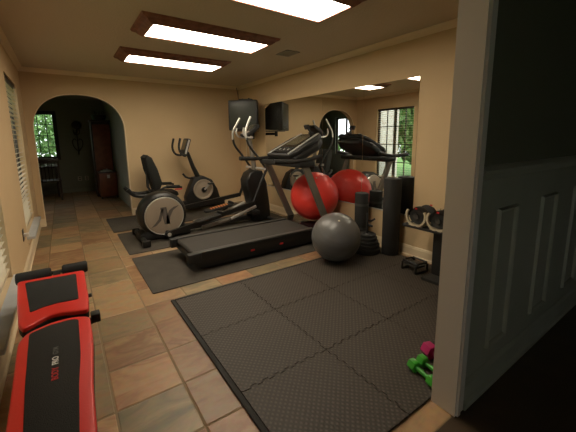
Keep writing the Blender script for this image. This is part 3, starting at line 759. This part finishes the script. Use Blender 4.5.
o = MB().box(-.12, .12, -.08, .07, 0, .03, .004).tube([(-.08, 0, .03), (-.06, 0, .04)], .01, 8).tube([(.05, -.04, .03), (.07, -.04, .045)], .012, 8).build('cable_box', M['blackm'], None, True, (XR - .33, 5.38, 2.041)); o.rotation_euler = (0, 0, -TVa)
tag(o, 'small black cable box lying on top of the television', 'cable box')
tag(MB().tube([(3.10, 6.28, 2.41), (3.09, 6.22, 2.30), (3.02, 6.05, 2.15), (2.95, 5.85, 2.06), (2.92, 5.70, 1.86)], .006, 6, smooth_path=2).build('antenna_cable', M['black']), 'thin black cable hanging from the ceiling corner down to the television', 'cable')
tag(MB().tube([(2.95, 5.68, 1.62), (3.0, 5.72, 1.40), (3.04, 5.80, 1.15), (3.08, 5.90, .8), (3.12, 6.1, .45), (3.13, 6.15, .3)], .006, 6, smooth_path=2).build('power_cord', M['plate']), 'pale power cord drooping below the television along the wall', 'cord')

# ------------------------------------------------------------------ rolls, plates, dumbbells
FZ = .0135
def roll(name, x, y, r, h, label, cat):
    t = thing(name, label, cat, (x, y, FZ))
    b = MB().cyl(r, 0, h, (0, 0, 0), 'z', 36, .008); b.build('roll_body', M['foam'], t)
    # coiled end visible on top
    P_ = []
    for k in range(90):
        a = k * .32; rr = .012 + (r - .022) * k / 90; P_.append((rr * math.cos(a), rr * math.sin(a), h + .0005))
    MB().tube(P_, .0035, 5).build('coil_edge', M['char'], t)
    return t
roll('rolled_mat', 3.035, 2.27, .098, .885, 'tall black rolled mat standing on end against the mirror', 'rolled mat')
r2 = roll('rolled_mat', 3.03, 2.72, .085, .66, 'shorter black rolled mat standing on end behind the weight plates', 'rolled mat')
for z in (.2, .5): MB().cyl(.0865, z, z + .03, (0, 0, 0), 'z', 36).build('strap', M['char'], r2)
WP = (2.86, 2.475)
t = thing('plate_tree', 'short black post stand holding a stack of weight plates beside the rolled mats', 'weight stand', (*WP, FZ))
MB().cyl(.155, 0, .018, (0, 0, 0), 'z', 32, .005).build('base', M['iron'], t)
MB().cyl(.0125, .018, .47, (0, 0, 0), 'z', 14, .003).build('post', M['iron'], t)
MB().tube([(-.005, 0, .385), (.03, -.03, .375), (.07, -.055, .40)], .012, 8).tube([(.0, .0, .33), (.05, -.04, .31)], .012, 8).build('side_arm', M['iron'], t)
def plate(r, th, z, label):
    o = MB().lathe([(.015, 0), (r - .014, 0), (r, .006), (r, th - .006), (r - .014, th), (r - .03, th * .75), (.045, th * .75), (.035, th), (.015, th), (.015, 0)], (0, 0, 0), 'z', 40).build('weight_plate', M['iron'], None, True, (*WP, z))
    tag(o, label, 'weight plate', 'weight plates stacked on the post stand')
z = FZ + .0185
for r, th, lb in ((.155, .045, 'large black weight plate at the bottom of the stack on the post'), (.15, .045, 'black weight plate second from the bottom of the stack'), (.135, .04, 'middle black weight plate in the stack on the post'), (.12, .04, 'black weight plate second from the top of the stack'), (.105, .035, 'smallest black weight plate on top of the stack')):
    plate(r, th, z, lb); z += th + .001
# dumbbell stand
t = thing('dumbbell_stand', 'black pedestal stand with a long narrow tray by the right wall', 'dumbbell stand', (2.86, 1.55, FZ))
MB().prism([(-.18, -.2), (.15, -.2), (.15, .09), (-.18, .09)], 'z', 0, .03, .008).build('base', M['iron'], t)
MB().box(-.05, .05, -.13, .075, .03, .465, .015).build('post', M['blackm'], t)
MB().box(-.14, .14, -.46, .36, .465, .49, .006).build('tray', M['blackm'], t)
def adj_dumbbell():
    t = thing('adjustable_dumbbell', 'x', 'dumbbell', (2.86, 1.79, FZ + .536), 0, 'adjustable dumbbells on the stand tray')
    for s in (-1, 1):
        p = MB()
        for k in range(4): p.cyl(.09 - .006 * k, s * (.055 + k * .016), s * (.055 + k * .016) + s * .013, (0, 0, .095), 'x', 30, .003)
        p.build('weight_discs', M['iron'], t)
        # pale curved cradle cheek
        pts = [(s * .126, .10 * math.cos(a), .10 + .10 * math.sin(a)) for a in [math.radians(q_) for q_ in range(150, 276, 14)]]
        MB().tube(pts, 1, sq=(.02, .022)).build('cradle_arm', M['cream'], t)
        pts = [(s * .126, .10 * math.cos(a), .10 + .10 * math.sin(a)) for a in [math.radians(q_) for q_ in range(30, -96, -14)]]
        MB().tube(pts, 1, sq=(.02, .022)).build('cradle_arm', M['cream'], t)
        MB().cyl(.028, s * .118, s * .13, (0, 0, .095), 'x', 20, .003).build('selector_dial', M['char'], t)
        MB().box(s * .128 - .002, s * .128 + .002, -.012, .012, .165, .18).build('red_tab', M['sprint'], t, False)
    MB().tube([(-.06, 0, .095), (-.02, 0, .095), (.02, 0, .095), (.06, 0, .095)], .017, 12).build('handle', M['silver'], t)
    MB().box(-.135, .135, -.07, .07, 0, .012, .004).build('cradle_base', M['cream'], t)
    return t
a1 = adj_dumbbell(); a1.location = (2.86, 1.765, FZ + .491)
a1['label'] = 'adjustable black dumbbell in cream cradle at the mirror end of the tray'
dup(a1, (2.86, 1.545, FZ + .491), None, 'adjustable black dumbbell in cream cradle over the stand post, nearer the doorway')
# low frame on the floor
t = thing('push_up_frame', 'low black tubular frame with grey pad on the floor beside the stand', 'exercise frame', (2.83, 1.81, FZ), math.radians(-8))
for yy in (-.085, .085):
    MB().tube([(-.085, yy, .011), (-.08, yy, .10), (.08, yy, .10), (.085, yy, .011)], .011, 10, smooth_path=1).tube([(-.085, yy, .011), (.085, yy, .011)], .011, 10).build('side_frame', M['black'], t)
for xx in (-.07, .07): MB().tube([(xx, -.085, .10), (xx, .085, .10)], .011, 10).build('cross_bar', M['black'], t)
MB().box(-.065, .065, -.083, .083, .05, .075, .01).build('pad', M['char'], t)

def hexdumb(loc, rz, m, size, label, tilt=0):
    t = thing('hand_weight', label, 'dumbbell', loc, rz, 'small vinyl hand weights by the door jamb')
    for s in (-1, 1):
        P_ = [(size * math.cos(math.radians(60 * k)), size * math.sin(math.radians(60 * k)) + size * .866) for k in range(6)]
        MB().prism([(y, z) for y, z in P_], 'x', s * .045 if s > 0 else -.045 - size * 1.5, .045 + size * 1.5 if s > 0 else -.045, .006, 2).build('weight_head', m, t)
    MB().tube([(-.05, 0, size * .866), (0, 0, size * .866), (.05, 0, size * .866)], .013, 12).build('handle', m, t)
    return t
hexdumb((1.535, .893, FZ), math.radians(77), M['green'], .034, 'bright green vinyl hand weight nearest the doorway jamb')
hexdumb((1.612, .885, FZ), math.radians(77), M['green'], .034, 'second green vinyl hand weight, between the other green one and the magenta one')
hexdumb((1.71, .90, FZ), math.radians(72), M['mag'], .046, 'magenta vinyl hand weight farthest from the doorway beside the green ones')

# ------------------------------------------------------------------ weight bench
BZ = .47
t = thing('weight_bench', 'red and black padded workout bench by the left wall', 'weight bench', (-.115, 1.85, 0))
lx = lambda x: x + .115
ly = lambda y: y - 1.85
def pad(outer, inner, name):
    b = MB(); P_ = [(lx(x), ly(y)) for x, y in outer]
    b.prism(P_, 'z', BZ - .055, BZ - .012, .006, 2); o = b.build(name, M['cushion'], t)
    b = MB(); b.prism(P_, 'z', BZ - .03, BZ + .002, .009, 3); b.build('red_cover', M['red'], o)
    b = MB(); b.prism([(lx(x), ly(y)) for x, y in inner], 'z', BZ - .005, BZ + .006, .003, 2); b.build('mesh_insert', M['cushion'], o)
    return o
def smooth(P, rad=.03, n=5):
    out = []
    for i in range(len(P)):
        a, p, c = Vector(P[i - 1]), Vector(P[i]), Vector(P[(i + 1) % len(P)])
        d1, d2 = (a - p), (c - p); k = min(rad, d1.length * .45, d2.length * .45)
        q1, q2 = p + d1.normalized() * k, p + d2.normalized() * k
        for m_ in range(n + 1):
            u = m_ / n; v = q1 * (1 - u) ** 2 + p * 2 * u * (1 - u) + q2 * u * u; out.append((v.x, v.y))
    return out
seat = pad(smooth([(-.318, 2.56), (.04, 2.535), (.040, 2.1), (.030, 1.90), (-.03, 1.915), (-.09, 1.95), (-.14, 1.95), (-.20, 1.90), (-.238, 1.868), (-.262, 1.93), (-.29, 2.2)]),
           smooth([(-.275, 2.50), (-.008, 2.48), (-.008, 2.06), (-.05, 2.065), (-.11, 2.075), (-.165, 2.065), (-.222, 2.035)], .016), 'seat_pad')
back = pad(smooth([(-.248, 1.75), (-.22, 1.82), (-.13, 1.865), (-.04, 1.862), (.030, 1.82), (.030, 1.6), (.008, 1.28), (.0, .98), (-.03, .93), (-.19, .93), (-.225, .98), (-.236, 1.4)]),
           smooth([(-.21, 1.795), (-.135, 1.83), (-.05, 1.83), (-.018, 1.81), (-.022, 1.5), (-.035, 1.3), (-.045, .99), (-.175, .99), (-.197, 1.4)], .016), 'back_pad')
tm = lambda y: T(lx(-.107), ly(y), BZ + .0065) @ Rm(PI / 2, 'Z')
text('red_lettering', 'BODY', .03, M['sprint'], back, tm(1.41))
text('white_lettering', 'PRO', .03, M['wprint'], back, tm(1.50))
text('grey_lettering', 'GYM', .027, M['gprint'], back, tm(1.575))
MB().box(lx(-.145), lx(-.075), ly(.96), ly(2.50), BZ - .115, BZ - .056, .008).build('main_beam', M['black'], t)
for yy, w_ in ((1.02, .15), (2.42, .16)):
    MB().tube([(lx(-.11), ly(yy), BZ - .09), (lx(-.11), ly(yy + (.08 if yy > 2 else -.06)), .06)], 1, sq=(.05, .05)).build('leg', M['black'], t)
    f = MB().tube([(lx(-.11) - w_, ly(yy + (.08 if yy > 2 else -.06)), .03), (lx(-.11) + w_ * .9, ly(yy + (.08 if yy > 2 else -.06)), .03)], 1, sq=(.045, .045)).build('floor_bar', M['black'], t)
    yc = ly(yy + (.08 if yy > 2 else -.06))
    for xc in (lx(-.11) - w_ + .01, lx(-.11) + w_ * .9 - .01): MB().box(xc - .018, xc + .018, yc - .03, yc + .03, 0, .06, .006).build('end_cap', M['blackm'], f)
MB().tube([(lx(-.115), ly(2.45), BZ - .085), (lx(-.115), ly(2.625), BZ - .02)], 1, sq=(.04, .04)).build('roller_arm', M['black'], t)
MB().tube([(lx(-.33), ly(2.635), BZ - .01), (lx(.06), ly(2.635), BZ - .01)], .012, 10).build('roller_bar', M['char'], t)
for xa, xb in ((-.335, -.145), (-.085, .065)):
    MB().cyl(.04, lx(xa), lx(xb), (0, ly(2.635), BZ - .01), 'x', 22, .012).build('foam_roller', M['foam'], t)
MB().tube([(lx(-.11), ly(1.87), BZ - .07), (lx(.05), ly(1.87), BZ - .05)], 1, sq=(.02, .03)).build('hinge_bar', M['black'], t)
MB().box(lx(.035), lx(.078), ly(1.845), ly(1.90), BZ - .06, BZ - .012, .006).build('knob', M['blackm'], t)
MB().cyl(.012, lx(.03), lx(.06), (0, ly(2.22), BZ - .06), 'x', 12, .003).tube([(lx(-.08), ly(2.22), BZ - .08), (lx(.04), ly(2.22), BZ - .06)], .008, 8).build('adjust_pin', M['black'], t)

# ------------------------------------------------------------------ small wall items
t = thing('wall_outlet', 'cream wall outlet with a white plug on the left wall between the windows', 'outlet', (XL, 4.18, .40))
MB().box(.0005, .007, -.045, .045, -.06, .06, .002).build('cover_plate', M['mullion'], t)
MB().box(.0071, .05, -.02, .02, -.02, .015, .005).build('plug', M['white'], t)
for x_, lb in ((.31, 'left one of the two ivory outlet plates low on the far-room wall'), (.47, 'right one of the two ivory outlet plates low on the far-room wall')):
    t = thing('outlet_plate', lb, 'outlet', (x_, 10.2, .36), 0, 'outlet plates in the far room')
    MB().box(-.045, .045, -.007, -.0005, -.06, .06, .002).build('cover_plate', M['plate'], t)
    MB().box(-.015, .015, -.009, -.0071, .012, .04).box(-.015, .015, -.009, -.0071, -.04, -.012).build('sockets', M['slot'], t, False)
t = thing('wall_sconce', 'dark metal scrolled wall decoration on the far-room wall', 'wall decoration', (.35, 10.2, 1.0))
MB().tube([(0, -.03, 0), (0, -.03, .4), (.01, -.03, .78)], .012, 8).build('stem', M['iron2'], t)
for s in (-1, 1):
    MB().tube([(0, -.03, .08), (s * .10, -.04, .2), (s * .12, -.04, .36), (s * .05, -.04, .42), (s * .03, -.04, .36)], .01, 8, smooth_path=2).build('scroll', M['iron2'], t)
    MB().tube([(0, -.03, .5), (s * .07, -.04, .56), (s * .06, -.04, .64)], .009, 8, smooth_path=2).build('scroll', M['iron2'], t)
MB().lathe([(0, -.05), (.07, -.045), (.105, -.03), (.105, -.01), (.05, -.001), (0, -.001)], (.01, 0, .76), 'y', 24).build('rosette', M['iron2'], t)

# cabinet, chest, cloth
t = thing('tall_cabinet', 'tall reddish wooden cabinet against the far-room side wall', 'cabinet', (.80, 9.18, 0))
MB().box(-.20, .20, -.20, .22, 0, 1.80, .006).build('body', M['darkwood'], t)
MB().box(-.17, .19, -.222, -.201, .08, 1.74, .006).build('door', M['cabwood'], t)
MB().box(-.22, .215, -.235, .23, 1.801, 1.84, .008).build('cornice', M['darkwood'], t)
t = thing('woven_basket', 'dark woven basket on top of the tall wooden cabinet', 'basket', (.80, 9.15, 1.841))
MB().lathe([(0, 0), (.12, 0), (.16, .10), (.165, .12), (.15, .12), (.11, .012), (0, .012)], (0, 0, 0), 'z', 24).build('bowl', M['darkwood'], t)
b = MB()
for k in range(9):
    a = k * .7; b.tube([(0.03 * math.cos(a), .03 * math.sin(a), .02), (.09 * math.cos(a), .09 * math.sin(a), .16 + .02 * (k % 3)), (.14 * math.cos(a), .14 * math.sin(a), .20 + .03 * (k % 2))], [.006, .003], 5)
b.build('dried_stems', M['iron2'], t)
t = thing('wooden_chest', 'low brown wooden chest in front of the tall cabinet', 'chest', (.83, 8.74, 0))
MB().box(-.19, .17, -.16, .18, .05, .60, .008).build('body', M['cabwood'], t)
MB().box(-.20, .18, -.175, .19, .601, .63, .006).build('lid', M['darkwood'], t)
MB().box(-.03, .03, -.168, -.1605, .48, .56, .003).build('clasp', M['silverp'], t)
for x_ in (-.17, .15):
    for y_ in (-.14, .16): MB().box(x_ - .02, x_ + .02, y_ - .02, y_ + .02, 0, .0505).build('foot', M['darkwood'], t)
b = MB(); g = []
for i in range(13):
    r_ = []
    for j in range(9):
        u, v = i / 12 - .5, j / 8 - .5
        r_.append(b.bm.verts.new((u * .24, v * .2, .012 + .045 * math.exp(-(u * u + v * v) * 9) + .012 * math.sin(u * 21 + v * 9))))
    g.append(r_)
for i in range(12):
    for j in range(8): b.bm.faces.new((g[i][j], g[i + 1][j], g[i + 1][j + 1], g[i][j + 1]))
r_ = bmesh.ops.extrude_face_region(b.bm, geom=b.bm.faces[:]); 
for v in [q_ for q_ in r_['geom'] if isinstance(q_, bmesh.types.BMVert)]: v.co.z = max(0, v.co.z - .02)
bmesh.ops.recalc_face_normals(b.bm, faces=b.bm.faces[:])
o = b.build('folded_cloth', M['cloth'], None, True, (.81, 8.72, .6315)); tag(o, 'crumpled white cloth lying on the low wooden chest', 'cloth')
# desk and chair silhouettes by the far window
t = thing('writing_desk', 'dark wooden desk under the far-room window', 'desk', (-.55, 9.85, 0))
MB().box(-.45, .42, -.26, .26, .72, .75, .006).build('desktop', M['darkwood'], t)
MB().box(-.40, -.05, -.24, .24, .08, .719, .004).build('drawer_pedestal', M['darkwood'], t)
for x_, y_ in ((.38, -.22), (.38, .22), (-.42, -.22), (-.42, .22)): MB().tube([(x_, y_, 0), (x_, y_, .72)], 1, sq=(.045, .045)).build('leg', M['darkwood'], t)
t = thing('paper_stack', 'short stack of white papers on the dark desk', 'papers', (-.30, 9.80, .7515), .2)
for k in range(3): MB().box(-.105, .105, -.14, .14, k * .012, k * .012 + .011, 0, Rm(.06 * k, 'Z')).build('sheaf', M['paper'], t, False)
t = thing('side_chair', 'dark wooden high-back chair in front of the desk under the far window', 'chair', (-.30, 9.2, 0))
for x_ in (-.19, .19):
    MB().tube([(x_, -.19, 0), (x_, -.19, .45), (x_, -.24, .95)], 1, sq=(.035, .035)).build('rear_leg', M['darkwood'], t)
    MB().tube([(x_, .19, 0), (x_, .19, .43)], 1, sq=(.035, .035)).build('front_leg', M['darkwood'], t)
MB().box(-.22, .22, -.20, .22, .43, .47, .01).build('seat', M['darkwood'], t)
b = MB(); 
for k in range(5): b.tube([(-.13 + k * .065, -.192, .47), (-.13 + k * .065, -.236, .88)], 1, sq=(.03, .014))
b.build('back_slats', M['darkwood'], t); MB().box(-.21, .21, -.255, -.22, .87, .97, .008).build('top_rail', M['darkwood'], t)

# ------------------------------------------------------------------ world and daylight
sc = bpy.context.scene
w = bpy.data.worlds.new('sky'); sc.world = w; w.use_nodes = True
bg = w.node_tree.nodes['Background']; bg.inputs['Color'].default_value = (.93, .96, 1, 1); bg.inputs['Strength'].default_value = 2.2
sl = bpy.data.lights.new('sun', 'SUN'); sl.energy = 3.0; sl.angle = math.radians(12); sl.color = (1, .96, .88)
so = bpy.data.objects.new('sun', sl); COL.objects.link(so); so.rotation_euler = Vector((-.45, .55, -.7)).to_track_quat('-Z', 'Y').to_euler()

# ------------------------------------------------------------------ camera
f_, yaw, pit, rol = 320.2, .609, .161, -.010
cy, sy = math.cos(yaw), math.sin(yaw)
fw = Vector((sy, cy, 0)); rt = Vector((cy, -sy, 0)); up = Vector((0, 0, 1))
fw2 = fw * math.cos(pit) - up * math.sin(pit); up2 = up * math.cos(pit) + fw * math.sin(pit)
rt3 = rt * math.cos(rol) + up2 * math.sin(rol); up3 = up2 * math.cos(rol) - rt * math.sin(rol)
cd = bpy.data.cameras.new('camera'); cam = bpy.data.objects.new('camera', cd); COL.objects.link(cam)
m3 = Matrix((rt3, up3, -fw2)).transposed()
cam.matrix_world = Matrix.Translation((0, 0, 1.35)) @ m3.to_4x4()
cd.sensor_width = 36; cd.lens = f_ / 576 * 36; cd.shift_y = -25 / 576; cd.clip_start = .05
sc.camera = cam
sc.view_settings.view_transform = 'Standard'; sc.view_settings.look = 'None'; sc.view_settings.gamma = 1
sc.view_settings.exposure = .35
